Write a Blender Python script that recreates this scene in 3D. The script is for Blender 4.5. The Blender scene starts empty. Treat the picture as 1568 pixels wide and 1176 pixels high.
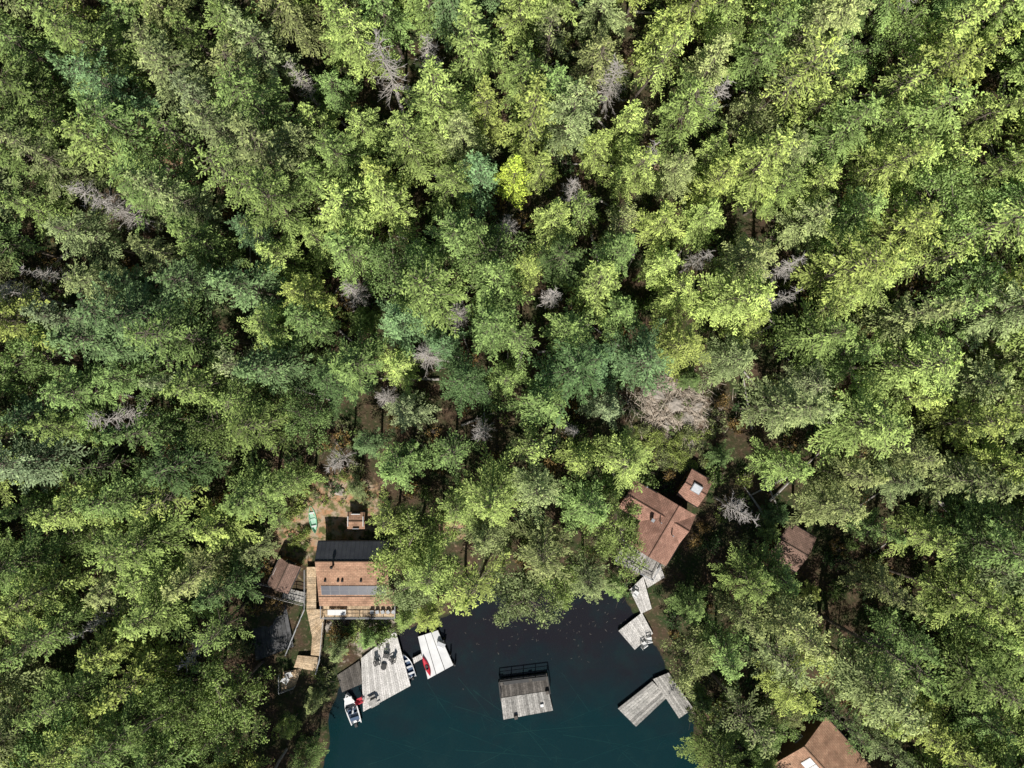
import bpy, math, random
import numpy as np
from mathutils import Vector, Matrix
random.seed(23); rng=np.random.default_rng(7)
S=0.1; HC=105.0
def P(px,py,z=0.0):
    k=S*(HC-z)/HC
    return ((px-784)*k,(588-py)*k,z)
def PX(x,y,z):
    k=S*(HC-z)/HC
    return (x/k+784, 588-y/k)
scene=bpy.context.scene
COL=scene.collection
# ---------------------------------------------------------------- materials
def newmat(name):
    m=bpy.data.materials.new(name); m.use_nodes=True
    nt=m.node_tree; nt.nodes.clear()
    out=nt.nodes.new('ShaderNodeOutputMaterial')
    return m,nt,out
def N(nt,t,**k):
    n=nt.nodes.new(t)
    for a,b in k.items(): setattr(n,a,b)
    return n
def mixc(nt,a,b,fac,mode='MIX'):
    n=N(nt,'ShaderNodeMix',data_type='RGBA',blend_type=mode)
    for sock,val in ((n.inputs[0],fac),(n.inputs[6],a),(n.inputs[7],b)):
        if isinstance(val,bpy.types.NodeSocket): nt.links.new(val,sock)
        elif isinstance(val,(int,float)): sock.default_value=val
        else: sock.default_value=(*val,1)
    return n.outputs[2]
def maprange(nt,v,a,b,c,d):
    n=N(nt,'ShaderNodeMapRange'); nt.links.new(v,n.inputs[0])
    for i,x in enumerate((a,b,c,d)): n.inputs[i+1].default_value=x
    return n.outputs[0]
def noise(nt,scale,detail=4,coord='Object',rough=0.6):
    tc=N(nt,'ShaderNodeTexCoord'); n=N(nt,'ShaderNodeTexNoise')
    n.inputs['Scale'].default_value=scale; n.inputs['Detail'].default_value=detail
    n.inputs['Roughness'].default_value=rough
    nt.links.new(tc.outputs[coord],n.inputs['Vector']); return n.outputs['Fac']
def surf(name,c1,c2,scale=1.5,rough=0.8,tintamt=0.0,metal=0.0,spec=0.3,fine=None):
    m,nt,out=newmat(name)
    b=N(nt,'ShaderNodeBsdfPrincipled')
    f=maprange(nt,noise(nt,scale,6),0.35,0.65,0,1)
    col=mixc(nt,c1,c2,f)
    if fine:
        f2=maprange(nt,noise(nt,fine,2),0.3,0.7,0.6,1.35)
        col=mixc(nt,col,f2,1.0,'MULTIPLY')
    if tintamt>0:
        at=N(nt,'ShaderNodeAttribute'); at.attribute_name='tint'
        g=maprange(nt,at.outputs['Fac'],0,1,1-tintamt,1+tintamt)
        col=mixc(nt,col,g,1.0,'MULTIPLY')
    nt.links.new(col,b.inputs['Base Color'])
    b.inputs['Roughness'].default_value=rough; b.inputs['Metallic'].default_value=metal
    b.inputs['Specular IOR Level'].default_value=spec
    nt.links.new(b.outputs[0],out.inputs[0]); return m
def shingle(name,c1,c2,c3):
    m,nt,out=newmat(name); b=N(nt,'ShaderNodeBsdfPrincipled')
    br=N(nt,'ShaderNodeTexBrick')
    br.inputs['Scale'].default_value=1.0
    br.inputs['Brick Width'].default_value=0.55; br.inputs['Row Height'].default_value=0.28
    br.inputs['Mortar Size'].default_value=0.02
    br.inputs['Color1'].default_value=(*c1,1); br.inputs['Color2'].default_value=(*c2,1)
    br.inputs['Mortar'].default_value=(*c3,1)
    at=N(nt,'ShaderNodeAttribute'); at.attribute_name='ruv'
    nt.links.new(at.outputs['Vector'],br.inputs['Vector'])
    f=maprange(nt,noise(nt,0.7,6),0.3,0.7,0.68,1.3)
    col=mixc(nt,br.outputs['Color'],f,1.0,'MULTIPLY')
    f2=maprange(nt,noise(nt,3.5,5),0.56,0.72,0,0.5)
    col=mixc(nt,col,(0.10,0.09,0.06),f2)
    nt.links.new(col,b.inputs['Base Color']); b.inputs['Roughness'].default_value=0.9
    b.inputs['Specular IOR Level'].default_value=0.2
    nt.links.new(b.outputs[0],out.inputs[0]); return m
def foliage(name):
    m,nt,out=newmat(name)
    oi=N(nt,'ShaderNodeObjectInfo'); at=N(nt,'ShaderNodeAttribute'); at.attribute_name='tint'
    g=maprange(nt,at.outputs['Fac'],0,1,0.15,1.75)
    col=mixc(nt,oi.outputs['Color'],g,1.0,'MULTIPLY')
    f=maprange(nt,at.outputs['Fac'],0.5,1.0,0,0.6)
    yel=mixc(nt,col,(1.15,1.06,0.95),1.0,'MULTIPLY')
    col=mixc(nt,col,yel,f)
    b=N(nt,'ShaderNodeBsdfDiffuse')
    tr=N(nt,'ShaderNodeBsdfTranslucent')
    nt.links.new(col,b.inputs['Color'])
    nt.links.new(mixc(nt,col,(1.05,1.15,0.6),1.0,'MULTIPLY'),tr.inputs['Color'])
    mx=N(nt,'ShaderNodeMixShader'); mx.inputs[0].default_value=0.18
    nt.links.new(b.outputs[0],mx.inputs[1]); nt.links.new(tr.outputs[0],mx.inputs[2])
    nt.links.new(mx.outputs[0],out.inputs[0]); return m
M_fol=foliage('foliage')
M_bark=surf('bark',(0.12,0.095,0.075),(0.22,0.18,0.15),3,0.95)
M_dead=surf('dead_wood',(0.33,0.30,0.27),(0.52,0.48,0.45),2,0.9)
M_slash=surf('cut_brush',(0.34,0.28,0.22),(0.56,0.49,0.41),2,0.9,0.4)
M_plank=surf('weathered_planks',(0.52,0.50,0.47),(0.70,0.67,0.64),0.8,0.85,0.2,fine=6)
M_plankd=surf('dark_planks',(0.09,0.08,0.07),(0.15,0.135,0.12),0.8,0.85,0.35,fine=5)
M_plankg=surf('grey_planks',(0.30,0.29,0.27),(0.43,0.41,0.38),0.8,0.85,0.35,fine=5)
M_tan=surf('cedar_planks',(0.46,0.33,0.20),(0.60,0.46,0.31),0.8,0.8,0.25,fine=5)
M_white=surf('white_paint',(0.74,0.74,0.74),(0.82,0.82,0.81),1,0.45)
M_whdk=surf('white_deck',(0.66,0.66,0.66),(0.78,0.78,0.77),0.7,0.6,0.08)
M_black=surf('black_rubber',(0.015,0.015,0.016),(0.03,0.03,0.03),2,0.5)
M_glass=surf('dark_glass',(0.02,0.03,0.04),(0.03,0.045,0.06),1,0.06,spec=0.6)
M_red=surf('red_plastic',(0.55,0.02,0.04),(0.62,0.04,0.07),1,0.35)
M_green=surf('green_plastic',(0.16,0.50,0.28),(0.22,0.58,0.36),1,0.35)
M_canin=surf('canoe_lining',(0.40,0.66,0.50),(0.50,0.72,0.58),1,0.5)
M_blue=surf('blue_vinyl',(0.03,0.07,0.14),(0.05,0.10,0.2),1,0.4)
M_grey=surf('grey_aluminium',(0.33,0.34,0.36),(0.45,0.46,0.47),2,0.4,metal=0.4)
M_wall=surf('brown_siding',(0.16,0.09,0.05),(0.24,0.14,0.08),2,0.85,0.1)
M_metal=surf('charcoal_metal_roof',(0.065,0.07,0.085),(0.10,0.105,0.12),0.6,0.5,0.25)
M_panel=surf('solar_cells',(0.03,0.035,0.055),(0.045,0.05,0.075),2,0.3,spec=0.4)
M_frame=surf('panel_frame',(0.20,0.20,0.21),(0.27,0.27,0.28),2,0.5)
M_sh1=shingle('brown_shingles',(0.46,0.28,0.185),(0.36,0.205,0.135),(0.19,0.12,0.08))
M_sh2=shingle('red_shingles',(0.42,0.24,0.18),(0.32,0.175,0.13),(0.18,0.10,0.075))
M_sh3=shingle('dark_shingles',(0.30,0.19,0.15),(0.22,0.14,0.11),(0.10,0.07,0.055))
M_rock=surf('rock',(0.27,0.24,0.21),(0.44,0.39,0.34),1.5,0.9)
M_skyl=surf('skylight',(0.55,0.58,0.62),(0.72,0.74,0.78),3,0.2)
# ---------------------------------------------------------------- mesh builder
class MB:
    def __init__(s): s.v=[];s.f=[];s.m=[];s.t=[];s.uv={}
    def add(s,vs,fs,mat=0,tint=0.5,uv=None):
        o=len(s.v); s.v+= [tuple(p) for p in vs]
        for i,f in enumerate(fs):
            s.f.append(tuple(o+k for k in f)); s.m.append(mat); s.t.append(tint)
        if uv:
            for i,u in enumerate(uv): s.uv[o+i]=u
    def slab(s,p,th,mat=0,tint=0.5,uv=None):
        n=len(p); top=[tuple(q) for q in p]; bot=[(q[0],q[1],q[2]-th) for q in p]
        fs=[tuple(range(n)),tuple(range(2*n-1,n-1,-1))]+[(i,i+n,(i+1)%n+n,(i+1)%n) for i in range(n)]
        s.add(top+bot,fs,mat,tint,(uv+uv) if uv else None)
    def box(s,c,d,rz=0,mat=0,tint=0.5,rx=0,ry=0):
        R=Matrix.Rotation(rz,3,'Z')@Matrix.Rotation(ry,3,'Y')@Matrix.Rotation(rx,3,'X')
        vs=[]
        for z in (-.5,.5):
            for x,y in ((-.5,-.5),(.5,-.5),(.5,.5),(-.5,.5)):
                q=R@Vector((x*d[0],y*d[1],z*d[2])); vs.append((q.x+c[0],q.y+c[1],q.z+c[2]))
        s.add(vs,[(3,2,1,0),(4,5,6,7),(0,1,5,4),(1,2,6,5),(2,3,7,6),(3,0,4,7)],mat,tint)
    def cyl(s,a,b,r0,r1,n=6,mat=0,tint=0.5):
        a=Vector(a);b=Vector(b);d=(b-a)
        if d.length<1e-6:return
        d.normalize(); x=d.orthogonal().normalized(); y=d.cross(x)
        vs=[]
        for c,r in ((a,r0),(b,r1)):
            for i in range(n):
                t=2*math.pi*i/n; vs.append(tuple(c+x*math.cos(t)*r+y*math.sin(t)*r))
        fs=[(i,(i+1)%n,(i+1)%n+n,i+n) for i in range(n)]+[tuple(range(n-1,-1,-1)),tuple(range(n,2*n))]
        s.add(vs,fs,mat,tint)
    def planks(s,a,b,c,d,w=0.28,th=0.08,mat=0):
        a,b,c,d=[Vector(q) for q in (a,b,c,d)]
        n=max(1,int((b-a).length/w))
        for i in range(n):
            t0=i/n;t1=(i+0.93)/n
            k=Vector((0,0,random.uniform(-.008,.008)))
            s.slab([a.lerp(b,t0)+k,a.lerp(b,t1)+k,d.lerp(c,t1)+k,d.lerp(c,t0)+k],th,mat,random.random())
    def rail(s,pts,h=1.0,mat=0,r=0.05):
        for p,q in zip(pts[:-1],pts[1:]):
            p=Vector(p);q=Vector(q);n=max(1,int((q-p).length/1.6))
            for i in range(n+1):
                c=p.lerp(q,i/n); s.box((c.x,c.y,c.z+h/2),(2*r,2*r,h),0,mat)
            up=Vector((0,0,h+0.03)); s.cyl(p+up,q+up,r*1.1,r*1.1,4,mat)
            up=Vector((0,0,h*0.5)); s.cyl(p+up,q+up,r*.6,r*.6,4,mat)
    def obj(s,name,mats,parent=None,origin=(0,0,0),smooth=False):
        me=bpy.data.meshes.new(name)
        o=np.array(origin); V=[tuple(np.array(v)-o) for v in s.v]
        me.from_pydata(V,[],s.f)
        for m in mats: me.materials.append(m)
        me.polygons.foreach_set('material_index',s.m)
        at=me.attributes.new('tint','FLOAT','FACE'); at.data.foreach_set('value',s.t)
        if s.uv:
            a2=me.attributes.new('ruv','FLOAT_VECTOR','POINT')
            arr=np.zeros((len(V),3))
            for i,u in s.uv.items(): arr[i,:2]=u
            a2.data.foreach_set('vector',arr.ravel())
        if smooth: me.polygons.foreach_set('use_smooth',[True]*len(s.f))
        me.update()
        ob=bpy.data.objects.new(name,me); COL.objects.link(ob)
        if parent: ob.parent=parent
        else: ob.location=origin
        return ob
def group(name,loc):
    e=bpy.data.objects.new(name,None); e.empty_display_size=0.5; e.location=loc; COL.objects.link(e); return e
# ---------------------------------------------------------------- lake & terrain
LAKE_PX=[(498,1176),(508,1100),(516,1055),(560,1010),(600,975),(650,955),(690,940),(715,912),(760,902),(800,905),(850,893),(900,896),(940,905),(965,930),(990,960),(1008,1000),(1018,1030),(1040,1060),(1056,1100),(1066,1176),(1110,1300),(1300,1500),(1500,3000),(-200,3000),(300,1500),(450,1280)]
LAKE=np.array([P(a,b)[:2] for a,b in LAKE_PX])
def pip(X,Y,poly):
    ins=np.zeros(X.shape,bool); n=len(poly)
    for i in range(n):
        x1,y1=poly[i]; x2,y2=poly[(i+1)%n]
        if y1==y2: continue
        c=((y1>Y)!=(y2>Y))&(X<(x2-x1)*(Y-y1)/(y2-y1)+x1)
        ins^=c
    return ins
def sdist(X,Y,poly):
    d=np.full(X.shape,1e9); n=len(poly)
    for i in range(n):
        x1,y1=poly[i]; x2,y2=poly[(i+1)%n]
        dx,dy=x2-x1,y2-y1
        t=np.clip(((X-x1)*dx+(Y-y1)*dy)/(dx*dx+dy*dy),0,1)
        d=np.minimum(d,np.hypot(X-x1-t*dx,Y-y1-t*dy))
    return np.where(pip(X,Y,poly),-d,d)
def ground(X,Y):
    X=np.asarray(X,float);Y=np.asarray(Y,float)
    d=sdist(X,Y,LAKE)
    d=d+0.5*np.sin(X*0.9+1)*np.cos(Y*0.8)
    land=1.7*(1-np.exp(-np.maximum(d,0)/5))+0.035*np.clip(d-12,0,120)
    land+=np.clip(d/6,0,1)*(0.25*np.sin(X*0.31+Y*0.17)+0.2*np.sin(Y*0.43-X*0.21+2)+0.08*np.sin(X*1.7)*np.sin(Y*1.5))
    z=np.where(d>0,land,np.maximum(-4.0,d*0.55))
    return z-0.05
def gz(x,y): return float(ground(np.array([x]),np.array([y]))[0])
def ax(n,a):
    c=np.linspace(-a,a,n); o=np.array([130,170,230,330,500,800,1300,2200.]); return np.concatenate([-o[::-1],c,o])
gx=ax(190,100); gy=ax(170,100)
GX,GY=np.meshgrid(gx,gy); GZ=ground(GX,GY)
V=np.stack([GX.ravel(),GY.ravel(),GZ.ravel()],1)
nx,ny=len(gx),len(gy)
I=np.arange(nx*ny).reshape(ny,nx)
F=np.stack([I[:-1,:-1],I[:-1,1:],I[1:,1:],I[1:,:-1]],-1).reshape(-1,4)
me=bpy.data.meshes.new('ground'); me.from_pydata(V.tolist(),[],F.tolist())
def blob(px,py,r):
    x,y,_=P(px,py,1.8); return np.exp(-((GX-x)**2+(GY-y)**2)/(r*r))
clear=np.clip(blob(500,790,4.5)+blob(545,780,4)+.8*blob(455,820,3)+.5*blob(440,870,3)+blob(520,760,2.5)+0.7*blob(700,800,3)+.7*blob(440,325,4)+.7*blob(290,250,4)+.5*blob(1000,260,5),0,1)
rock=np.clip(.9*blob(1010,610,2.8)+blob(1045,625,3.4)+.8*blob(1025,650,2.8)+0.6*blob(560,965,5)+.6*blob(990,860,3),0,1)
for nm,arr in (('clear',clear),('rock',rock)):
    a=me.attributes.new(nm,'FLOAT','POINT'); a.data.foreach_set('value',arr.ravel())
me.polygons.foreach_set('use_smooth',[True]*len(F))
m,nt,out=newmat('forest_floor'); b=N(nt,'ShaderNodeBsdfPrincipled'); b.inputs['Roughness'].default_value=1; b.inputs['Specular IOR Level'].default_value=0.1
base=mixc(nt,(0.09,0.06,0.04),(0.04,0.06,0.022),maprange(nt,noise(nt,0.35,8),0.4,0.6,0,1))
base=mixc(nt,base,(0.20,0.14,0.095),maprange(nt,noise(nt,2.2,6),0.54,0.7,0,0.8))
geo=N(nt,'ShaderNodeNewGeometry'); sz=N(nt,'ShaderNodeSeparateXYZ'); nt.links.new(geo.outputs['Position'],sz.inputs[0])
base=mixc(nt,base,(0.02,0.022,0.016),maprange(nt,sz.outputs[2],-0.1,0.15,1,0))
cl=mixc(nt,(0.44,0.25,0.14),(0.42,0.34,0.25),maprange(nt,noise(nt,0.9,8),0.4,0.62,0,1))
cl=mixc(nt,cl,(0.12,0.13,0.05),maprange(nt,noise(nt,1.0,6),0.48,0.6,0,1))
rk=mixc(nt,(0.56,0.49,0.41),(0.26,0.20,0.15),maprange(nt,noise(nt,1.3,8),0.4,0.62,0,1))
for nm,c in (('clear',cl),('rock',rk)):
    at=N(nt,'ShaderNodeAttribute'); at.attribute_name=nm
    mth=N(nt,'ShaderNodeMath',operation='ADD'); nt.links.new(at.outputs['Fac'],mth.inputs[0]); nt.links.new(maprange(nt,noise(nt,1.1,6),0.3,0.7,-0.3,0.3),mth.inputs[1])
    base=mixc(nt,base,c,maprange(nt,mth.outputs[0],0.25,0.55,0,1))
nt.links.new(base,b.inputs['Base Color'])
bm=N(nt,'ShaderNodeBump'); bm.inputs['Strength'].default_value=0.6; bm.inputs['Distance'].default_value=0.2
nt.links.new(noise(nt,3,8),bm.inputs['Height']); nt.links.new(bm.outputs[0],b.inputs['Normal'])
nt.links.new(b.outputs[0],out.inputs[0]); me.materials.append(m)
ob=bpy.data.objects.new('ground',me); COL.objects.link(ob)
# water
m,nt,out=newmat('lake_water')
tc=N(nt,'ShaderNodeTexCoord'); sx=N(nt,'ShaderNodeSeparateXYZ'); nt.links.new(tc.outputs['Object'],sx.inputs[0])
ad=N(nt,'ShaderNodeMath',operation='ADD'); nt.links.new(sx.outputs[1],ad.inputs[0]); nt.links.new(maprange(nt,noise(nt,0.12,4),0.3,0.7,-4,4),ad.inputs[1])
f=maprange(nt,ad.outputs[0],-53,-39,0,1)
col=mixc(nt,(0.006,0.036,0.044),(0.024,0.023,0.030),f)
col=mixc(nt,col,(0.016,0.050,0.052),maprange(nt,noise(nt,0.25,6),0.5,0.75,0,0.45))
df=N(nt,'ShaderNodeBsdfDiffuse'); nt.links.new(col,df.inputs[0])
tr=N(nt,'ShaderNodeBsdfTransparent'); tr.inputs[0].default_value=(0.5,0.7,0.68,1)
mx=N(nt,'ShaderNodeMixShader'); mx.inputs[0].default_value=0.68
nt.links.new(tr.outputs[0],mx.inputs[1]); nt.links.new(df.outputs[0],mx.inputs[2])
gl=N(nt,'ShaderNodeBsdfGlossy'); gl.inputs['Roughness'].default_value=0.04
bm=N(nt,'ShaderNodeBump'); bm.inputs['Strength'].default_value=0.2; bm.inputs['Distance'].default_value=0.03
nt.links.new(noise(nt,2.5,4),bm.inputs['Height']); nt.links.new(bm.outputs[0],gl.inputs['Normal'])
fr=N(nt,'ShaderNodeFresnel'); fr.inputs[0].default_value=1.33
m2=N(nt,'ShaderNodeMixShader'); nt.links.new(fr.outputs[0],m2.inputs[0]); nt.links.new(mx.outputs[0],m2.inputs[1]); nt.links.new(gl.outputs[0],m2.inputs[2])
nt.links.new(m2.outputs[0],out.inputs[0])
mb=MB(); mb.add([(-120,-280,0),(120,-280,0),(120,-22,0),(-120,-22,0)],[(0,1,2,3)]); mb.obj('water',[m])
# sunken logs (fallen trunks resting in the shallows, algae covered)
M_log=surf('sunken_log_wood',(0.06,0.17,0.13),(0.26,0.46,0.36),0.5,0.9)
mb=MB()
def slog(a,b,r):
    a=(a[0]+random.uniform(-5,5),a[1]+random.uniform(-5,5))
    n=5; z0=-.2; z1=-.45; last=Vector(P(*a,z0)); off=random.uniform(-4,4)
    for i in range(1,n+1):
        t=i/n; w_=math.sin(t*math.pi)*off
        q=Vector(P(a[0]+(b[0]-a[0])*t+w_*.4,a[1]+(b[1]-a[1])*t+w_,z0+(z1-z0)*t)); mb.cyl(last,q,r*(1-.6*(t-.2)),r*(1-.6*t),5); last=q
for a,b,r in [((650,1040),(690,1100),.12),((655,1060),(700,1080),.07),((700,1085),(800,1120),.12),((720,1060),(860,1150),.12),((760,1120),(950,1110),.1),((700,1150),(900,1165),.12),((860,1130),(1000,1150),.1),((840,1160),(800,1110),.1),((690,1110),(840,1172),.1),((900,1090),(860,1030),.08),((880,1170),(1040,1120),.09),((560,1120),(700,1160),.08),((560,1170),(690,1120),.07),((700,1040),(760,1110),.1),((860,1110),(940,1075),.07),((730,1170),(790,1140),.1),((640,1165),(590,1130),.06),((980,1170),(930,1130),.08)]:
    slog(a,b,r*.85)
    for k in range(3):
        t=random.uniform(.2,.9); q_=(a[0]+(b[0]-a[0])*t,a[1]+(b[1]-a[1])*t); slog(q_,(q_[0]+random.uniform(-28,28),q_[1]+random.uniform(-20,28)),r*.4)
mb.obj('sunken_logs',[M_log])
mb=MB()
for i in range(130):
    x,y=random.gauss(830,75),random.gauss(955,32)
    p=P(x,y,0.015)
    if sdist(np.array([p[0]]),np.array([p[1]]),LAKE)[0]>-0.3: continue
    mb.box(p,(random.uniform(.08,.4),random.uniform(.03,.06),.02),random.uniform(0,3.1))
mb.obj('floating_debris',[surf('driftwood',(0.11,0.10,0.085),(0.18,0.16,0.14),2,0.9)])
# ---------------------------------------------------------------- tree prototypes
def leafmesh(C,D,Nn,L,W):
    D=D/np.linalg.norm(D,axis=1,keepdims=True)
    Sd=np.cross(Nn,D); Sd/= (np.linalg.norm(Sd,axis=1,keepdims=True)+1e-9)
    a=C-D*L[:,None]*.5; c=C+D*L[:,None]*.5; m=C+D*L[:,None]*.08
    b=m+Sd*W[:,None]*.5; d=m-Sd*W[:,None]*.5
    return np.stack([a,b,c,d],1).reshape(-1,3)
def build_tree(name,wood,leaf,tint,woodmat):
    wv=np.array(wood.v) if wood.v else np.zeros((0,3)); nw=len(wv)
    V=np.concatenate([wv,leaf]) if len(leaf) else wv
    faces=list(wood.f); nl=len(leaf)//4
    me=bpy.data.meshes.new(name)
    lf=(np.arange(nl*4).reshape(nl,4)+nw).tolist()
    me.from_pydata(V.tolist(),[],faces+lf)
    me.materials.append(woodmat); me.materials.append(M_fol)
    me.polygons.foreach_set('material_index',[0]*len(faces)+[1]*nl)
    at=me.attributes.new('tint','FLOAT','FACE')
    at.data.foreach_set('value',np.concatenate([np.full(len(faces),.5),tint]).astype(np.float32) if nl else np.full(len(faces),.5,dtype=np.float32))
    me.update(); return me
def trunk(wood,H,r,seed,top=1.0):
    rs=random.Random(seed); pts=[Vector((0,0,-1.0))]
    n=7
    for i in range(1,n+1): pts.append(Vector((rs.uniform(-.15,.15),rs.uniform(-.15,.15),H*top*i/n)))
    for i in range(n): wood.cyl(pts[i],pts[i+1],r*(1-i/n*0.93),r*(1-(i+1)/n*0.93),7)
def conifer(seed,H=24,R=3.4,cb=0.3,power=0.75,droop=0.35,rise=0.15,lev=0.85,nb=5,dens=1.0,fan=.40,miss=.12):
    g=np.random.default_rng(seed); wood=MB(); trunk(wood,H,0.26,seed)
    zb=H*cb; LV=[];TI=[]
    ph=g.uniform(0,6.28,4); z=zb
    while z<H-0.3:
        t=(z-zb)/(H-zb)
        k=max(3,int(round(nb*(1-0.25*t)))); a0=g.uniform(0,6.28)
        for j in range(k):
            az=a0+j*6.283/k+g.normal(0,.3)
            zz=z+g.uniform(-.3,.3)
            prof=(1-t)**power*min(1,0.6+t*2.5)
            L=R*prof*(1+0.2*math.sin(2*az+ph[0]+z*.5)+0.15*math.sin(3*az+ph[1]-z*.8))*g.uniform(.55,1.35)+0.3
            if g.random()<miss: 
                if L>1: wood.cyl((0,0,zz),(math.cos(az)*L*.7,math.sin(az)*L*.7,zz-.2),.04,.015,3)
                continue
            dh=np.array([math.cos(az),math.sin(az),0]); sd=np.array([-math.sin(az),math.cos(az),0])
            rs_=(rise+0.5*t*t)*g.uniform(.4,1.6); dr=droop*(1-0.5*t)*g.uniform(.6,1.4)
            bt=g.normal(0,.10)+.16*(t-.5); bend=g.normal(0,.25)  # lower branches tinted darker as painted crown shade, upper ones paler as new growth
            def bp(s): return np.array([0,0,zz])+dh*L*s+sd*bend*L*s*s*.5+np.array([0,0,1])*L*(rs_*s-dr*s*s)
            if L>0.9: wood.cyl(bp(0),bp(.5),0.05,0.03,3); wood.cyl(bp(.5),bp(.9),0.03,0.015,3)
            ns=max(3,int(L*0.8/(0.25/dens)))
            for s in np.linspace(0.22 if L>1 else 0,1,ns):
                p=bp(s)
                tl=min(1.5,(fan*L*(1-s)**.8+0.22))*g.uniform(.65,1.25)
                for sg in (-1,1):
                    ang=g.uniform(.5,.95); td=dh*math.cos(ang)+sd*sg*math.sin(ang)+np.array([0,0,g.uniform(-.35,.05)])
                    m=max(2,int(tl/0.2))
                    q=(np.arange(m)+g.random(m)*.8)/m
                    C=p+td*(q*tl)[:,None]+g.normal(0,.04,(m,3))
                    D=td+g.normal(0,.33,(m,3)); Nn=np.array([0,0,1.])+g.normal(0,.38,(m,3))+dh*0.3
                    LV.append(leafmesh(C,D,Nn,g.uniform(.28,.50,m),g.uniform(.10,.19,m)))
                    TI.append(np.clip(0.04+0.52*s+0.28*q+bt+g.normal(0,.10,m),0,1))  # inner foliage darkened as painted crown shade, tips paler as new growth
        z+=lev*g.uniform(.75,1.25)*(1-0.35*t)
    m=36; q=g.random(m); C=np.stack([g.normal(0,.12,m),g.normal(0,.12,m),H-1.2+q*1.6],1)
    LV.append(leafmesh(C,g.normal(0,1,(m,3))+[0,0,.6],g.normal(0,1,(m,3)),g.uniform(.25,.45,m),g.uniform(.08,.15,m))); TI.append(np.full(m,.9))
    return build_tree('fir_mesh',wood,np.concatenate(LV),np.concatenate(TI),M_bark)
def broadleaf(seed,H=16,R=3.6,cb=0.35,ncl=75,nl=120,rc=0.9,ls=0.26):
    g=np.random.default_rng(seed); wood=MB(); trunk(wood,H*.85,0.22,seed)
    zc=H*(cb+1)/2; rz=H*(1-cb)/2; LV=[];TI=[]
    ph=g.uniform(0,6.28,3)
    for i in range(ncl):
        d=g.normal(0,1,3); d/=np.linalg.norm(d)
        if d[2]<-0.5: d[2]*=-1
        az=math.atan2(d[1],d[0]); rr=g.uniform(.5,1.08)*(1+.22*math.sin(2*az+ph[0])+.2*math.sin(3*az+ph[1]+d[2]*2))
        c=np.array([d[0]*R*rr,d[1]*R*rr,zc+d[2]*rz*rr])
        zt=max(H*cb*.8,c[2]-np.hypot(c[0],c[1])*.9)
        wood.cyl((0,0,zt),c,0.06,0.02,3)
        for k in range(3):
            e=c+g.normal(0,.5,3); wood.cyl(c,e,.025,.012,3)
        r=rc*g.uniform(.5,1.25); n=int(nl*r)
        o=g.normal(0,1,(n,3)); o/=np.linalg.norm(o,axis=1,keepdims=True); o*=r*g.random((n,1))**.5*np.array([1.15,1.15,.6])
        Nn=o/r*.6+g.normal(0,.5,(n,3))+[0,0,.7]
        LV.append(leafmesh(c+o,g.normal(0,1,(n,3)),Nn,g.uniform(.7,1.3,n)*ls,g.uniform(.6,1.1,n)*ls*.7))
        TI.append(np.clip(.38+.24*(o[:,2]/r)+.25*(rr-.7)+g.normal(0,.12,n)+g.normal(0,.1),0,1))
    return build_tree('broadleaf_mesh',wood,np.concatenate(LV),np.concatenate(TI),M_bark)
def snag(seed,H=18,R=2.0):
    g=random.Random(seed); w=MB(); trunk(w,H,0.22,seed)
    z=H*.35
    while z<H:
        t=(z-H*.35)/(H*.65)
        for j in range(3):
            az=g.uniform(0,6.28); L=R*(1-t*.7)*g.uniform(.35,1.25)
            d=Vector((math.cos(az),math.sin(az),g.uniform(-.15,.35))); a=Vector((0,0,z)); b=a+d*L
            w.cyl(a,b,.045,.018,3)
            for k in range(int(L*4)):
                s=g.uniform(.2,1); p=a.lerp(b,s); az2=az+g.choice((-1,1))*g.uniform(.3,1.1)
                q=p+Vector((math.cos(az2),math.sin(az2),g.uniform(-.3,.4)))*g.uniform(.25,.8)*(1.2-s*.6)
                w.cyl(p,q,.024,.01,3)
        z+=g.uniform(.28,.6)
    return build_tree('snag_mesh',w,np.zeros((0,3)),np.zeros(0),M_dead)
FIR=[conifer(1,R=3.6,power=.85),conifer(2,R=4.4,power=.75,droop=.45),conifer(3,R=3.0,power=1.0,lev=.75),conifer(4,R=4.2,cb=.32,power=.7,droop=.3,nb=5,lev=.95,fan=.36),
     conifer(5,R=3.8,droop=.6,rise=.1,power=.9),conifer(6,R=4.7,cb=.4,power=.65,droop=.25,rise=.25,nb=6,lev=1.0,fan=.36),conifer(7,R=3.5,cb=.22,power=.9,nb=5),
     conifer(10,R=4.5,cb=.38,power=.7,droop=.4,nb=5,lev=.9,miss=.2)]
THIN=[conifer(8,R=3.2,lev=1.1,nb=4,power=.7,dens=.8,miss=.3,cb=.4),conifer(9,R=3.6,cb=.42,lev=1.1,nb=5,power=.6,dens=.8,miss=.3)]
BRO=[broadleaf(11),broadleaf(12,R=4.2,ncl=90),broadleaf(13,R=3.1,H=15,ncl=55,ls=.22)]
SNG=[snag(21),snag(22,R=2.5),snag(23,R=1.5)]
BUSH=[broadleaf(31,H=2.4,R=1.3,cb=.1,ncl=12,nl=70,rc=.7,ls=.26),broadleaf(32,H=1.4,R=1.6,cb=.05,ncl=13,nl=60,rc=.6,ls=.28)]
HT={id(m):24 for m in FIR+THIN}; HT.update({id(m):16 for m in BRO}); HT.update({id(m):18 for m in SNG})
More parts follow.
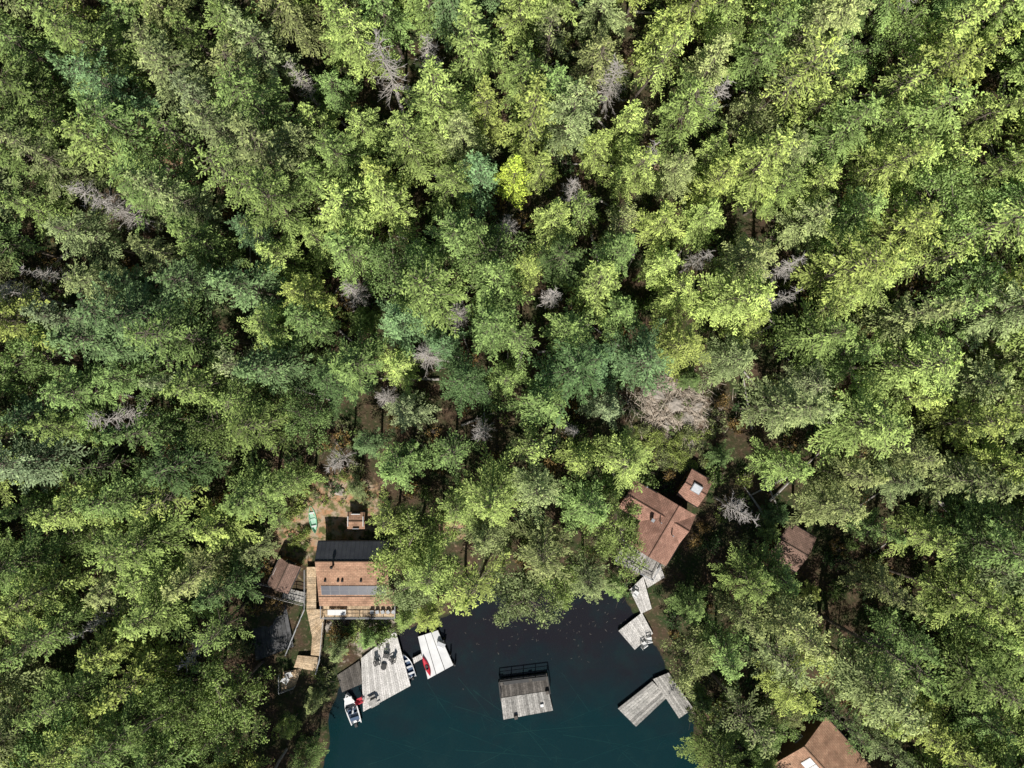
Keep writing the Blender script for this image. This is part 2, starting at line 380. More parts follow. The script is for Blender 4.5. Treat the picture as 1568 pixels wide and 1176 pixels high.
# ---------------------------------------------------------------- clearings (plan outlines)
KEEP=[
 [(500,1230),(520,1110),(516,1035),(560,998),(600,964),(640,962),(675,956),(705,938),(730,933),(800,934),(880,920),(935,922),(950,935),(940,965),(990,1000),(1005,1030),(1035,1035),(1062,1095),(1070,1230)],
 [(485,822),(590,822),(600,860),(604,950),(505,952),(500,1010),(450,1068),(416,1055),(424,1030),(390,1000),(385,940),(440,925),(440,910),(390,908),(390,890),(412,850),(440,850),(470,880)],
 [(440,805),(470,772),(500,745),(560,768),(570,824),(490,828),(430,845)],
 [(968,722),(1035,762),(1065,712),(1097,740),(1080,790),(1030,880),(1000,945),(970,918),(938,860),(962,800),(940,772)],
 [(1212,790),(1258,828),(1215,882),(1172,832)],
 [(1188,1130),(1260,1098),(1345,1190),(1185,1230)],
 [(965,598),(1000,578),(1085,608),(1098,650),(1080,705),(1000,705),(962,640)]]
SUNP=[KEEP[1][:4],[(968,730),(1090,735),(1070,790),(1025,880),(945,860)],[(1195,1140),(1260,1100),(1345,1190),(1190,1230)],KEEP[6],
 [(545,1000),(607,960),(695,960),(700,1040),(550,1095)],[(750,1020),(860,1020),(860,1110),(750,1110)],[(940,930),(1005,930),(1000,1000),(940,980)],[(440,1000),(500,930),(500,1010),(440,1060)],[(470,780),(560,760),(560,815),(470,815)],[(1190,820),(1240,820),(1240,860),(1190,860)]]
XS=np.arange(-400,2000,3); YS=np.arange(-400,1700,3); MX,MY=np.meshgrid(XS,YS)
KM=np.zeros(MX.shape,bool); SM=KM.copy()
for k in KEEP: KM|=pip(MX,MY,k)
for k in SUNP: SM|=pip(MX,MY,k)
KU=KM.copy()
def look(M,px,py):
    i=((np.asarray(py)+400)/3).astype(int).clip(0,len(YS)-1); j=((np.asarray(px)+400)/3).astype(int).clip(0,len(XS)-1)
    return M[i,j]
EL=math.radians(46); AZ=math.radians(3)
sdir=np.array([math.sin(AZ),math.cos(AZ)])/math.tan(EL)
TT=np.linspace(0.25,1,7); AA=np.arange(0,6.28,0.78)
def fits(x,y,h,R,g0):
    px,py=PX(x,y,g0+2.5)
    if look(KM,px,py) : return False
    px,py=PX(x,y,6.0)
    if look(KM,px,py) : return False
    t=TT[:,None]; r=R*0.9*(1-(t-.25)/.75)**.7*np.minimum(1,.6+(t-.25)*3)
    X=x+r*np.cos(AA)[None]; Y=y+r*np.sin(AA)[None]; Z=np.broadcast_to(g0+t*h,X.shape)
    k=S*(HC-Z)/HC
    if look(KM,X/k+784,588-Y/k).any(): return False
    zz=Z-4
    xs=X*1.0+sdir[0]*np.maximum(zz,0); ys=Y+sdir[1]*np.maximum(zz,0); k=S*(HC-4)/HC
    s=look(SM,xs/k+784,588-ys/k)&(zz>0)
    return s.mean()<0.06
yg=(0.43,0.52,0.155);mg=(0.27,0.38,0.125);bg=(0.19,0.31,0.15);ol=(0.35,0.40,0.18);dg=(0.12,0.20,0.08);gr=(0.33,0.40,0.23)
def pickcol(px,py):
    if px>950 and py<470: w=[(yg,.6),(mg,.22),(ol,.15),(gr,.03)]; B=1.18
    elif py<330 and px>420: w=[(yg,.34),(mg,.4),(bg,.09),(ol,.17)]; B=1.05
    elif px<=420 and py<700: w=[(mg,.37),(ol,.25),(bg,.13),(gr,.13),(yg,.12)]; B=.92
    elif px<1000 and py<720: w=[(mg,.40),(bg,.16),(gr,.17),(yg,.20),(dg,.07)]; B=.97
    elif px<500: w=[(mg,.45),(yg,.30),(dg,.08),(ol,.17)]; B=.98
    elif px>1150 and py<720: w=[(ol,.38),(yg,.32),(mg,.22),(gr,.08)]; B=1.08
    elif px>1000: w=[(mg,.42),(ol,.27),(dg,.13),(yg,.18)]; B=.95
    else: w=[(mg,.42),(yg,.35),(ol,.23)]; B=1.0
    r=random.random(); a=0
    for c,q in w:
        a+=q
        if r<=a: break
    c=[c[i]*.8+mg[i]*.2 for i in range(3)]
    k=random.uniform(.85,1.22)*B*1.04; h=random.uniform(-.06,.06)
    return (c[0]*k*(1+h),c[1]*k,c[2]*k*(1-h),1)
taken=[]
def far_enough(x,y,r):
    for a,b,c in taken:
        if (a-x)**2+(b-y)**2<(min(r,c))**2*1.0: return False
    return True
def put(me,name,x,y,h,col):
    hh=HT[id(me)]; s=h/hh; sxy=s**.6*random.uniform(.95,1.25)
    ob=bpy.data.objects.new(name,me); COL.objects.link(ob)
    ob.location=(x,y,gz(x,y)-0.1); ob.scale=(sxy,sxy*random.uniform(.9,1.1),s)
    ob.rotation_euler=(random.gauss(0,.04),random.gauss(0,.04),random.uniform(0,6.28)); ob.color=col
    taken.append((x,y,3.6)); return ob
for px,py,h in [(165,310,18),(875,300,15),(772,350,14),(655,548,14),(745,605,12),(598,605,12),(872,660,13),(150,950,17),(545,455,14),(935,130,17),(1088,165,19),(995,250,17),(1180,470,18),(655,95,16),(520,700,14),(1370,20,17),(40,455,18),(200,330,16),(700,490,14),(470,130,16),(1065,400,15)]:
    x,y,_=P(px,py,h*.75)
    put(random.choice(SNG),'dead_tree_snag',x,y,h,(1,1,1,1)); taken[-1]=(x,y,3.1)
    KM|=(np.hypot(MX-px,MY-py)<11)
x,y,_=P(778,275,15); put(FIR[2],'fir_tree',x,y,20,(.62,.76,.13,1))
for i in range(26000):
    x=random.uniform(-93,93); y=random.uniform(-72,72)
    r=random.uniform(4.1,6.8)
    if not far_enough(x,y,r): continue
    g0=gz(x,y)
    if g0<0.35: continue
    for tries,fac in enumerate((1,.8,.62,.45,.3)):
        h=random.uniform(16,27)*fac
        near=sdist(np.array([x]),np.array([y]),LAKE)[0]
        u=random.random()
        ppx,ppy=PX(x,y,g0+h*.6)
        pb=.05+(.28 if near<14 else 0)+(.2 if (ppx>1250 and 430<ppy<620) else 0)
        if u<pb: me=random.choice(BRO); nm='alder_tree'; h*=.8; R=4.1*(h/16)**.6
        elif u<pb+.08: me=random.choice(THIN); nm='hemlock_tree'; R=3.2*(h/24)**.6
        elif u<pb+.105 and fac==1: me=random.choice(SNG); nm='dead_tree_snag'; h*=.8; R=1.5
        else: me=random.choice(FIR); nm='fir_tree'; R=4.1*(h/24)**.6
        if fits(x,y,h,R,g0):
            put(me,nm,x,y,h,pickcol(ppx,ppy)); taken[-1]=(x,y,r*(.55+.45*fac)); break
# undergrowth
ug=group('undergrowth',(0,0,0)); n=0
for i in range(5200):
    x=random.uniform(-80,80);y=random.uniform(-62,62); g0=gz(x,y)
    if g0<0.15: continue
    px,py=PX(x,y,g0+1)
    sc=random.uniform(.5,1.3)
    in6=pip(np.array([px]),np.array([py]),KEEP[6])[0]
    if bool(look(KU,px,py)):
        inclear=in6 or pip(np.array([px]),np.array([py]),KEEP[2])[0]
        if not inclear or random.random()>.5: continue
        if in6 and py<655 and random.random()<.75: continue
        sc*=.6
    if bool(look(KU,*PX(x,y,5))) and not in6: continue
    if n>1200: break
    ob=bpy.data.objects.new('shrub',random.choice(BUSH)); COL.objects.link(ob); ob.parent=ug
    ob.location=(x,y,g0-.15); ob.scale=(sc,sc,sc*random.uniform(.7,1.3)); ob.rotation_euler=(0,0,random.uniform(0,6.28))
    c=random.choice([mg,yg,ol,dg,(0.36,0.25,0.10)]); ob.color=(*[q*.85 for q in c],1); n+=1
def bushes(n,x0,x1,y0,y1,s0,s1,cols):
    for i in range(n):
        px,py=random.uniform(x0,x1),random.uniform(y0,y1)
        x,y,_=P(px,py,2.5)
        if gz(x,y)<.1: continue
        ob=bpy.data.objects.new('shrub',random.choice(BUSH)); COL.objects.link(ob); ob.parent=ug
        sc=random.uniform(s0,s1); ob.location=(x,y,gz(x,y)-.1); ob.scale=(sc,sc,sc); ob.rotation_euler=(0,0,random.uniform(0,6.28)); ob.color=(*random.choice(cols),1)
bushes(90,970,1090,655,715,.35,.8,[yg,ol,yg])
bushes(22,505,610,953,985,.4,.8,[mg,ol,yg])
bushes(10,455,575,752,772,.4,.8,[yg,ol])
bushes(12,436,472,808,845,.3,.7,[yg,mg])
# slash & rocks in clearing
mb=MB()
for i in range(750):
    px,py=random.gauss(1028,36),random.gauss(622,24)
    x,y,_=P(px,py,2.5); z=gz(x,y)+random.uniform(.05,.6); a=random.uniform(0,3.14); L=random.uniform(.4,2.2)
    d=Vector((math.cos(a)*L,math.sin(a)*L,random.uniform(-.3,.3))); c=Vector((x,y,z)); mb.cyl(c-d/2,c+d/2,random.uniform(.02,.07),.02,4,0,random.random())
mb.obj('slash_pile',[M_slash])
import bmesh
def rockobj(px,py,r,nm='boulder'):
    x,y,_=P(px,py,2.5); z=gz(x,y)
    bmm=bmesh.new(); bmesh.ops.create_icosphere(bmm,subdivisions=3,radius=r)
    a,b_,c_=[random.uniform(0,6) for _ in range(3)]
    for v in bmm.verts:
        n_=v.co/r
        k=1+.18*math.sin(n_.x*4+a)*math.cos(n_.y*5+b_)+.1*math.sin(n_.y*9+c_+n_.z*7)+random.uniform(-.04,.04); v.co=Vector((v.co.x*k*1.2,v.co.y*k,v.co.z*k*.6))
    me=bpy.data.meshes.new(nm); bmm.to_mesh(me); bmm.free(); me.materials.append(M_rock)
    o=bpy.data.objects.new(nm,me); COL.objects.link(o); o.location=(x,y,z); o.rotation_euler=(0,0,random.random()*6)
for a in [(1035,618,1.2),(1052,640,1.0),(1010,605,.9),(1065,622,.8),(1022,650,.7),(500,965,.7),(585,958,.8),(520,752,.7),(560,960,.5),(1060,680,.6),(990,690,.5),(612,962,.6)]: rockobj(*a)
mb=MB()
for i in range(160):
    x=random.uniform(-75,75);y=random.uniform(-20,56); z=gz(x,y)+.25; a=random.uniform(0,6.28);L=random.uniform(4,12)
    c=Vector((x,y,z));d=Vector((math.cos(a),math.sin(a),0))*L; e=c+d; e.z=gz(e.x,e.y)+.3
    if e.z<.6 or look(KU,*PX(x,y,2)) or look(KU,*PX(e.x,e.y,2)) or look(KU,*PX((e.x+x)/2,(e.y+y)/2,2)): continue
    mb.cyl(c,e,.2,.07,6)
mb.obj('fallen_logs',[M_dead])
# ---------------------------------------------------------------- buildings
def lerp(a,b,t): return tuple(a[i]+(b[i]-a[i])*t for i in range(3))
def gable(name,c,ang,L,Wd,zb,ze,zr,roofmat,over=.5,ro=0.0,ze2=None,side2=None,wallmat=None,par=None):
    if ze2 is None: ze2=ze
    e=par or group(name,(c[0],c[1],zb)); O=(c[0],c[1],zb)
    u=Vector((math.cos(ang),math.sin(ang),0)); v=Vector((-u.y,u.x,0)); C=Vector((c[0],c[1],0))
    def W(a,b,z): q=C+u*a+v*b; return (q.x,q.y,z)
    l=L/2;w=Wd/2
    mb=MB(); mats=[roofmat,side2 or roofmat,M_black,M_frame]
    sl1=[W(-l,-w,ze),W(l,-w,ze),W(l,ro,zr),W(-l,ro,zr)]
    sl2=[W(-l,ro+.02,zr),W(l,ro+.02,zr),W(l,w,ze2),W(-l,w,ze2)]
    d1=math.hypot(w+ro,zr-ze); d2=math.hypot(w-ro,zr-ze2)
    mb.slab(sl1,.16,0,.5,[(0,0),(L,0),(L,d1),(0,d1)])
    mb.slab(sl2,.16,1,.5,[(0,0),(L,0),(L,d2),(0,d2)])
    mb.cyl(W(-l,ro,zr+.02),W(l,ro,zr+.02),.09,.09,6,0)
    mb.cyl(W(-l,-w-.06,ze-.1),W(l,-w-.06,ze-.1),.07,.07,6,2); mb.cyl(W(-l,w+.06,ze2-.1),W(l,w+.06,ze2-.1),.07,.07,6,2)
    mb.obj('roof',mats,e,O)
    mb=MB(); wl=l-over; ww=w-over
    k1=(ww+ro)/(w+ro); k2=(ww-ro)/(w-ro)
    za=zr-(zr-ze)*k1-.2; zc=zr-(zr-ze2)*k2-.2
    for sx in (-1,1):
        pts=[(-ww,zb-.6),(ww,zb-.6),(ww,zc),(ro,zr-.2),(-ww,za)]
        a=[W(sx*wl,p,z) for p,z in pts]; b_=[W(sx*(wl-.15),p,z) for p,z in pts]
        n=5; mb.add(a+b_,[tuple(range(5)),tuple(range(9,4,-1))]+[(i,i+n,(i+1)%n+n,(i+1)%n) for i in range(n)])
    for sy,zt in ((-1,za),(1,zc)):
        q=C+v*(sy*(ww-.075)); mb.box((q.x,q.y,(zb-.6+zt)/2),(2*(wl-.16),.15,zt-zb+.6),ang)
    mb.obj('walls',[wallmat or M_wall],e,O)
    mb=MB(); mg_=MB()
    for sy in (-1,1):
        nwin=max(1,int(L/3.2))
        for i in range(nwin):
            a=-wl+(i+.5)*2*wl/nwin; q=C+u*a+v*sy*(ww+.02)
            if sy==-1 and i==nwin//2: 
                continue
            mb.box((q.x,q.y,zb+1.6),(1.3,.1,1.2),ang); q2=q+v*sy*.04; mg_.box((q2.x,q2.y,zb+1.6),(1.1,.1,1.0),ang)
    for sx in (-1,1):
        q=C+u*sx*(wl+.02); mb.box((q.x,q.y,zb+1.6),(.1,1.5,1.2),ang); q=q+u*sx*.04; mg_.box((q.x,q.y,zb+1.6),(.1,1.3,1.0),ang)
    mb.obj('window_frames',[M_white],e,O); mg_.obj('window_glass',[M_glass],e,O)
    mb=MB(); q=C-v*(ww+.03); mb.box((q.x,q.y,zb+1.05),(.95,.1,2.1),ang); mb.obj('door',[M_grey],e,O)
    return e,W,O
zb=1.7
x0=P(487,870,5)[0]; x1=P(596,870,5)[0]
yn=P(0,829,5.0)[1]; ys=P(0,913,4.8)[1]; yr=P(0,860,6.6)[1]
cx,cy=(x0+x1)/2,(yn+ys)/2
e,W,O=gable('lakeside_cabin',(cx,cy),0,x1-x0,yn-ys,zb,4.8,6.6,M_sh1,ro=yr-cy,ze2=5.0,side2=M_metal)
mb=MB(); A=(x0,ys,4.8);B=(x1,ys,4.8);Cc=(x1,yr,6.6);D=(x0,yr,6.6)
def sp(s,t,o=.1):
    p=lerp(lerp(A,B,s),lerp(D,Cc,s),t); return (p[0],p[1]-.02,p[2]+o)
for i in range(7):
    s0=.05+i*.13; s1=s0+.127
    mb.slab([sp(s0,.05),sp(s1,.05),sp(s1,.31),sp(s0,.31)],.05,1)
    for r_ in range(2):
        a_,b_=(.055,.178) if r_==0 else (.185,.305)
        mb.slab([sp(s0+.004,a_,.108),sp(s1-.004,a_,.108),sp(s1-.004,b_,.108),sp(s0+.004,b_,.108)],.03,0)
mb.obj('solar_panels',[M_panel,M_frame],e,O)
mb=MB()
for s in (.12,.30,.36,.62,.86):
    p=sp(s,.47); mb.box((p[0],p[1],p[2]+.1),(.3,.35,.3),0); mb.cyl((p[0],p[1],p[2]+.1),(p[0],p[1],p[2]+.45),.09,.09,8)
p=sp(.25,.9); mb.cyl((p[0],p[1],5.5),(p[0],p[1],7.6),.16,.16,10); mb.cyl((p[0],p[1],7.6),(p[0],p[1],7.75),.24,.1,10)
mb.obj('roof_vents_and_chimney',[M_black],e,O)
mb=MB()
n=17
for i in range(n+1):
    x=x0+(x1-x0)*i/n; mb.cyl((x,yr+.1,6.6-.03),(x,yn,5.05),.03,.03,4)
mb.obj('roof_seams',[M_metal],e,O)
mb=MB(); y2=P(0,928,3.9)[1]
mb.slab([(x0-.1,y2,3.9),(x1+.3,y2,3.9),(x1+.3,ys-.1,4.5),(x0-.1,ys-.1,4.5)],.12,0,.5,[(0,0),(11,0),(11,1.2),(0,1.2)])
for i in range(6): mb.box((x0+.2+i*(x1-x0-.3)/5,y2+.25,2.9),(.14,.14,1.9),0,1)
mb.obj('porch_roof',[M_sh1,M_tan],e,O)
mb=MB(); y3=P(0,945,2.4)[1]
xa=P(493,0,2.4)[0];xb=P(606,0,2.4)[0]
mb.planks((xa,ys-.1,2.2),(xb,ys-.1,2.2),(xb,y3,2.2),(xa,y3,2.2),.25,.1,0)
mb.rail([(xa,ys-.3,2.2),(xa,y3+.05,2.2),(xb,y3+.05,2.2),(xb,ys-.3,2.2)],1,1)
for i in range(6): mb.box((xa+.3+i*(xb-xa-.6)/5,y3+.3,1.0),(.16,.16,2.2),0,1)
mb.obj('porch_deck',[M_tan,M_grey],e,O)
mb=MB()
for px,w,d in ((508,1.1,.8),(522,1.6,.8)):
    p=P(px,937,2.7); mb.box((p[0],p[1],2.95),(w,d,.06),0); mb.box((p[0],p[1],2.55),(.15,.15,.7),0)
    mb.box((p[0],p[1],2.28),(.5,.5,.06),0)
mb.obj('porch_tables',[M_white],e,O)
mb=MB(); p=P(585,937,2.6)
for k in range(5): mb.box((p[0]-1.5+k*.8,p[1],2.5),(.5,.5,.5),.2*k)
mb.obj('deck_planters',[M_grey],e,O)
x,y,_=P(546,797,3.2); gable('garden_shed',(x,y),0,2.6,2.5,1.8,3.5,3.8,M_sh1,over=.2)
x,y,_=P(434,882,4); gable('wood_shed',(x,y),math.radians(65),4.4,3.4,1.7,3.8,4.6,M_sh3,over=.25)
# boardwalk
mb=MB()
def q4(pts,z): return [P(a,b,z) for a,b in pts]
for pts,z,w in [([(469,868),(484,868),(484,932),(469,932)],2.3,.3),([(469,933),(497,933),(497,950),(478,975)],2.25,.3),([(478,975),(497,950),(492,1005),(476,1003)],2.1,.3),
                ([(456,1003),(486,1006),(486,1028),(450,1022)],1.9,.3),([(434,1028),(462,1024),(452,1050),(430,1058)],1.7,.3)]:
    a,b_,c_,d_=q4(pts,z); mb.planks(d_,a,b_,c_,.3,.1,0)
mb.rail(q4([(469,870),(469,930),(456,960),(440,1000)],2.2),1,1)
mb.rail(q4([(497,950),(492,1005),(486,1028)],2.1),1,1)
mb.rail(q4([(430,1030),(430,1058),(452,1050)],1.7),1,1)
mb.obj('boardwalk',[M_tan,M_grey])
mb=MB(); a,b_,c_,d_=q4([(384,888),(470,908),(466,924),(380,902)],2.0); mb.planks(a,b_,c_,d_,.28,.1,0); mb.rail([a,b_],1,0); mb.rail([d_,c_],1,0)
for q in (a,b_,c_,d_): mb.box((q[0]*.99,q[1]*.99,1),(.15,.15,1.9),0,0)
mb.obj('side_deck',[M_plankg])
mb=MB(); mb.planks(*q4([(382,932),(438,926),(450,990),(392,1012)],1.95),.6,.1,0); mb.obj('stone_patio',[surf('patio_stone',(0.07,0.07,0.07),(0.13,0.13,0.135),1,.9,.3)])
# right house
u=math.atan2(-57,96)
U=Vector((math.cos(u),math.sin(u))); Vv=Vector((-U.y,U.x))
def pv(px,py,z): return Vector(P(px,py,z)[:2])
zb=1.9
c0=pv(972,735,5.2); wA=4.7; LA=10.4
cA=c0+U*LA/2-Vv*wA/2
e,W,O=gable('red_roof_house',(cA.x,cA.y),u,LA,wA,zb,4.9,5.9,M_sh2,over=.4)
LB=8.6;WB=6.6
cB=pv(1067,790,5.2)-U*WB/2-Vv*(LB/2)
ee=group('main_wing',(cB.x-O[0],cB.y-O[1],0)); ee.parent=e
gable('main_wing',(cB.x,cB.y),u+math.pi/2,LB,WB,zb,4.85,6.3,M_sh2,over=.4,par=ee)
mb=MB(); p=P(1000,797,6.6); mb.box((p[0],p[1],6.0),(.4,.4,1.1),u); mb.box((p[0],p[1],6.6),(.48,.48,.1),u,1)
p=P(1030,820,6.4); mb.cyl((p[0],p[1],5.5),(p[0],p[1],6.9),.1,.1,8,1); p=P(1012,800,6.4); mb.cyl((p[0],p[1],5.5),(p[0],p[1],6.9),.08,.08,8,1)
p=P(990,745,5.6); mb.cyl((p[0],p[1],5),(p[0],p[1],6.2),.1,.1,8,1)
mb.obj('chimney_and_vents',[M_rock,M_grey],e,O)
mb=MB(); pts=[(941,856),(958,832),(1010,862),(998,886)]
a,b_,c_,d_=q4(pts,3.4); mb.planks(b_,c_,d_,a,.25,.1,0); mb.rail([a,d_],1,1,.06); mb.rail([a,b_],1,1,.06); mb.rail([d_,c_],1,1,.06)
for q in (a,b_,c_,d_): mb.box((q[0]*.985,q[1]*.985,1.8),(.18,.18,3),0,1)
mb.obj('deck',[M_plankg,M_grey],e,O)
x,y,_=P(1065,748,4.6); e,W,O=gable('guest_shed',(x,y),u,3.6,4.4,1.9,4.2,4.8,M_sh2,over=.3)
mb=MB(); mb.box((x+.1,y-.0,4.82),(1.5,1.3,.18),u,0); mb.box((x+.1,y,4.86),(1.3,1.1,.2),u,1); mb.obj('skylight',[M_grey,M_skyl],e,O)
x,y,_=P(1215,838,4.8); e,W,O=gable('forest_cabin',(x,y),u,4.8,5.8,2.0,4.4,5.2,M_sh3,over=.4)
hang=math.radians(-48)
x,y,_=P(1262,1176,5.5); e,W,O=gable('shore_house',(x,y),hang,10.0,10.4,1.9,5.0,6.6,M_sh1,over=.5)
def sh(a,b_,o):
    zz=6.6-abs(b_)/5.2*1.6+o; return W(a,b_,zz)
mb=MB()
for i in range(2):
    a0=-3.2+i*1.25
    mb.slab([sh(a0,-2.0,.12),sh(a0+1.15,-2.0,.12),sh(a0+1.15,-.5,.12),sh(a0,-.5,.12)],.1,0)
    mb.slab([sh(a0+.1,-1.9,.15),sh(a0+1.05,-1.9,.15),sh(a0+1.05,-.6,.15),sh(a0+.1,-.6,.15)],.05,1)
mb.obj('skylights',[M_white,M_panel],e,O)
# ---------------------------------------------------------------- docks
def dock(name,quads,z,mat,w=.28,along=0):
    mb=MB()
    for pts in quads:
        q=q4(pts,z)
        if along: q=[q[1],q[2],q[3],q[0]]
        mb.planks(*q,w,.1,0)
        ctr=Vector([sum(p[i] for p in q)/4 for i in range(3)])
        ins=[ctr.lerp(Vector(p),.95) for p in q]
        mb.slab([(p.x,p.y,z-.11) for p in ins],.3,1)
        for p in ins: mb.cyl((p.x,p.y,-2),(p.x,p.y,z-.05),.14,.14,8,1)
    return mb.obj(name,[mat,M_plankd])
dock('main_dock',[[(553,1008),(606,966),(629,1050),(556,1090)]],.65,M_plank,.3)
dock('shore_deck',[[(516,1034),(550,1012),(557,1046),(524,1060)]],.6,M_plankd,.3)
dock('white_dock',[[(640,975),(671,965),(695,1018),(655,1040)]],.55,M_whdk,.9)
dock('gangway',[[(632,1008),(645,1001),(648,1008),(634,1016)]],.58,M_plank)
dock('house_dock',[[(947,966),(983,938),(1000,970),(972,995)]],.6,M_plank,.3)
dock('stair_walkway',[[(964,903),(985,883),(998,932),(982,940)],[(985,882),(1012,868),(1018,884),(992,900)]],1.6,M_plank,.28)
dock('east_dock',[[(946,1085),(999,1043),(1022,1068),(974,1113)]],.5,M_plankg,.35,along=1)
dock('east_walkway',[[(1000,1040),(1024,1030),(1062,1085),(1040,1100)]],.55,M_plankg,.3)
mb=MB(); q=q4([(767,1069),(840,1058),(847,1088),(771,1102)],.5); mb.planks(*q,.3,.1,0)
q2=q4([(764,1040),(838,1031),(842,1057),(767,1068)],.45); mb.planks(*q2,.35,.1,1)
full=q4([(766,1042),(838,1033),(845,1087),(772,1100)],.36); mb.slab(full,.3,2)
mb.rail(q4([(767,1068),(764,1040),(838,1031),(842,1057)],.45),1.1,2,.07)
a,b_=[Vector(t) for t in q4([(765,1047),(838,1036)],.5)]
mb.box(((a+b_)/2)+Vector((0,0,.25)),(7,.5,.12),math.atan2(9,74),2)
for px,py,z in ((768,1046,.5),(790,1098,.4),(838,1060,.5),(812,1040,.5)):
    p=P(px,py,.7); mb.box(p,(.5,.5,.5),.3,1)
a_=P(830,1080,.6); mb.box(a_,(.5,.4,.3),.2,3)
mb.obj('swimming_raft',[M_plankg,M_plankd,M_black,M_white])
# ---------------------------------------------------------------- boats
def hull(L,Wd,Hh,double=True,closed=False,stern=.75):
    n=18; mb=MB(); st=[]
    for i in range(n+1):
        s=i/n
        if double: w=math.sin(math.pi*min(max(s,.005),.995))**.65
        else: w=(stern+(1-stern)*math.sin(s*math.pi*.9))if s<.45 else max(.02,(1-((s-.45)/.55)**2.2))*(stern+(1-stern)*1.0)
        w*=Wd/2; X=(s-.5)*L; sh_=Hh*(.85+.4*(2*s-1)**2*(1 if double else (s>.5)))
        if closed: st.append([(X,-w,sh_*.55),(X,-w*.6,0.02),(X,0,0),(X,w*.6,.02),(X,w,sh_*.55),(X,w*.55,sh_*.92),(X,0,sh_),(X,-w*.55,sh_*.92)])
        else: st.append([(X,-w,sh_),(X,-w*.75,.08),(X,0,0),(X,w*.75,.08),(X,w,sh_),(X*.97,w*.82,sh_+.0),(X*.93,w*.6,.14),(X*.93,-w*.6,.14),(X*.97,-w*.82,sh_)])
    k=len(st[0]); vs=[p for r in st for p in r]; fo=[];fi=[]
    for i in range(n):
        for j in range(k):
            f=(i*k+j,(i+1)*k+j,(i+1)*k+(j+1)%k,i*k+(j+1)%k)
            (fi if (not closed and j in (5,6,7)) else fo).append(f)
    mb.add(vs,fo+[tuple(range(k)),tuple(n*k+j for j in range(k))],0)
    o=len(mb.v)-len(vs)
    for f in fi: mb.f.append(tuple(o+q for q in f)); mb.m.append(1); mb.t.append(.5)
    return mb
def finish(mb,px,py,z,Hh,ang,name,mats,tilt=0):
    o=mb.obj(name,mats); x,y,_=P(px,py,z+Hh); o.location=(x,y,z); o.rotation_euler=(tilt,0,ang); return o
mb=hull(4.2,1.1,.4)
for s in (-.25,.25): mb.box((s*4,0,.34),(.25,.85,.04),0,2)
mb.box((0,0,.36),(.06,.95,.05),0,2)
finish(mb,478,796,gz(*P(478,796,2)[:2])+.05,.4,math.radians(100),'canoe',[M_green,M_canin,M_white],math.radians(14))
mb=hull(3.1,.72,.36,closed=True)
for i in range(12):
    t=i*math.pi/6; t2=t+math.pi/6; mb.cyl((.4*math.cos(t)-.1,.22*math.sin(t),.36),(.4*math.cos(t2)-.1,.22*math.sin(t2),.36),.03,.03,4,1)
mb.box((-.1,0,.345),(.6,.34,.02),0,1); mb.box((-.4,0,.45),(.06,.32,.2),0,1)
finish(mb,653,1021,.56,.36,math.radians(112),'red_kayak',[M_red,M_black])
mb=hull(4.9,1.95,.8,double=False,stern=.85)
mb.box((1.25,0,.78),(1.3,1.2,.08),0,0); mb.box((.55,0,1.0),(.08,1.5,.42),0,2,ry=-.5); mb.box((.2,.7,.95),(.7,.06,.3),0,2); mb.box((.2,-.7,.95),(.7,.06,.3),0,2)
for yy in (-.42,.42): mb.box((-.35,yy,.5),(.5,.5,.3),0,3); mb.box((-.62,yy,.75),(.1,.5,.5),0,3)
mb.box((-1.6,0,.5),(.5,1.4,.35),0,3); mb.box((-.9,0,.2),(1.9,1.1,.05),0,4)
mb.box((-2.5,0,.85),(.45,.4,.5),0,5); mb.box((-2.6,0,.3),(.16,.14,1.0),0,5)
mb.cyl((.35,.42,.85),(.3,.42,.9),.18,.18,10,5)
finish(mb,538,1086,-.1,.8,math.radians(108),'motorboat',[M_white,M_white,M_glass,M_blue,M_grey,M_black])
mb=hull(3.9,1.35,.5,double=False,stern=.8)
for s in (-1.2,-.2,.8): mb.box((s,0,.42),(.3,1.05,.05),0,2)
mb.box((-1.95,0,.6),(.35,.3,.45),0,3); mb.box((-2.05,0,.2),(.12,.1,.8),0,3)
finish(mb,625,1020,-.05,.5,math.radians(112),'aluminium_rowboat',[M_grey,M_blue,M_grey,M_black])
def chair(px,py,z,ang,mat):
    mb=MB()
    for i in range(5): mb.box((0,-.24+i*.12,.4-.02*i),(.56,.10,.03),0,0)
    for i in range(5): mb.box((-.22+i*.11,.44,.75),(.095,.03,.85),0,0,rx=-.35)
    for sx in (-.34,.34):
        mb.box((sx,.05,.62),(.13,.7,.03),0,0); mb.box((sx,-.25,.3),(.06,.08,.6),0,0); mb.box((sx,.34,.3),(.06,.08,.6),0,0)
    o=mb.obj('deck_chair',[mat]); o.location=P(px,py,z); o.rotation_euler=(0,0,ang)
    o.scale=(1.1,1.1,1.05)
for px,py,an in ((578,1014,.4),(592,1003,-.2),(601,1010,-1.0)): chair(px,py,.65,an,M_black)
for px,py,an in ((986,985,2.2),(994,978,1.8)): chair(px,py,.6,an,M_white)
chair(553,1070,.65,2.0,M_red)
chair(440,1040,1.8,1.0,M_white); chair(445,1032,1.8,.5,M_white)
chair(973,908,1.6,1.0,M_white)
mb=MB(); x,y,_=P(588,1020,.65)
mb.cyl((x,y,.65),(x,y,1.0),.4,.45,12,0); mb.cyl((x,y,1.0),(x,y,1.04),.46,.46,12,1); mb.obj('fire_pit',[M_rock,M_black])
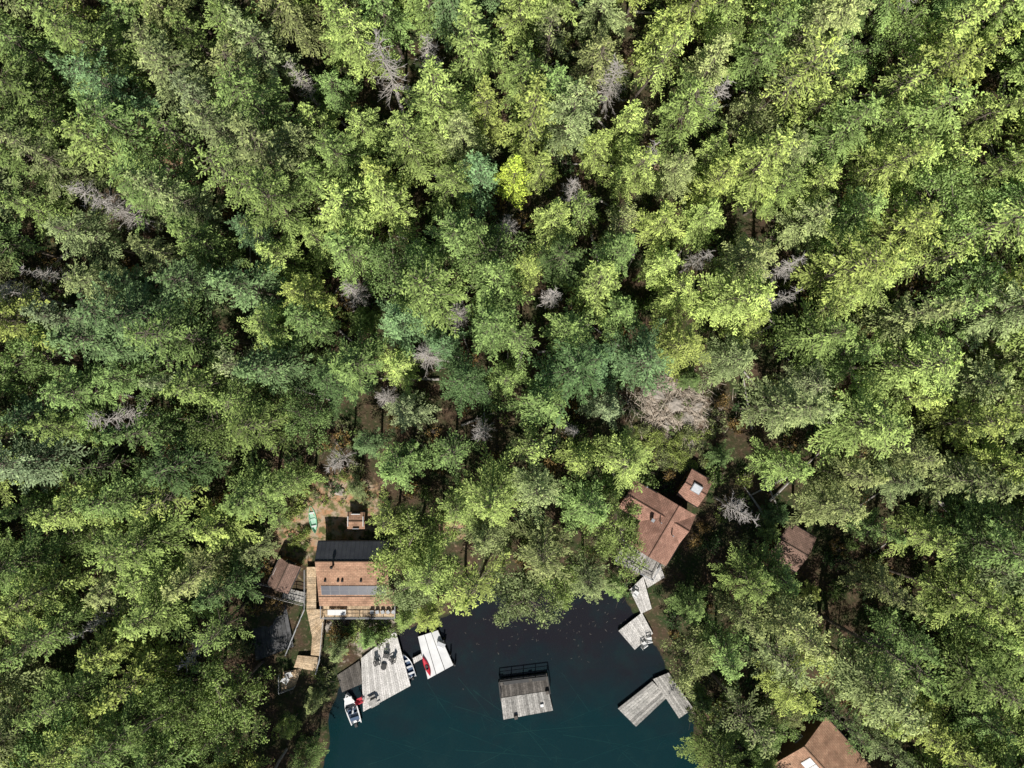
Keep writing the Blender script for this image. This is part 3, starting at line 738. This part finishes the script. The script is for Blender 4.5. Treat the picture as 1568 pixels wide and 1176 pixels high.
mb=MB(); x,y,_=P(572,1072,.65); mb.box((x,y,1.35),(1.4,.7,.06),.5); mb.box((x,y,1.0),(1.2,.1,.6),.5,0)
for s in (-.7,.7): mb.box((x-s*.48,y+s*.87,1.05),(1.4,.25,.05),.5)
mb.obj('picnic_table',[M_plankg])
mb=MB(); x,y,_=P(676,985,.55)
mb.box((x,y,.85),(1.2,.6,.6),-.4,0); mb.box((x,y,1.17),(1.25,.65,.06),-.4,1); mb.obj('dock_box',[M_white,M_grey])
mb=MB()
for px,py in ((680,978),(690,1000),(697,1015)):
    x,y,_=P(px,py,.3); mb.cyl((x,y,-2),(x,y,1.3),.13,.13,8)
mb.obj('mooring_posts',[M_black])
# ---------------------------------------------------------------- light, world, camera
w=bpy.data.worlds.new('World'); scene.world=w; w.use_nodes=True
nt=w.node_tree; nt.nodes.clear(); o=nt.nodes.new('ShaderNodeOutputWorld'); bgn=nt.nodes.new('ShaderNodeBackground'); sk=nt.nodes.new('ShaderNodeTexSky')
sk.sky_type='NISHITA'; sk.sun_disc=False; sk.sun_elevation=EL; sk.sun_rotation=math.pi+AZ
bgn.inputs[1].default_value=0.055
nt.links.new(sk.outputs[0],bgn.inputs[0]); nt.links.new(bgn.outputs[0],o.inputs[0])
sd=bpy.data.lights.new('sun','SUN'); sd.energy=5.0; sd.angle=math.radians(.5); sd.color=(1,.96,.89)
so=bpy.data.objects.new('sun',sd); COL.objects.link(so); so.location=(0,-60,90)
dv=Vector((math.sin(AZ)*math.cos(EL),math.cos(AZ)*math.cos(EL),-math.sin(EL)))
so.rotation_euler=dv.to_track_quat('-Z','Y').to_euler()
cd=bpy.data.cameras.new('camera'); co=bpy.data.objects.new('camera',cd); COL.objects.link(co)
co.location=(0,0,HC); co.rotation_euler=(0,0,0); cd.sensor_width=36; cd.lens=36*HC/156.8; cd.clip_end=6000
scene.camera=co
scene.view_settings.view_transform='Standard'; scene.view_settings.look='None'; scene.view_settings.exposure=0
print('objects',len(bpy.data.objects),'trees',len(taken))
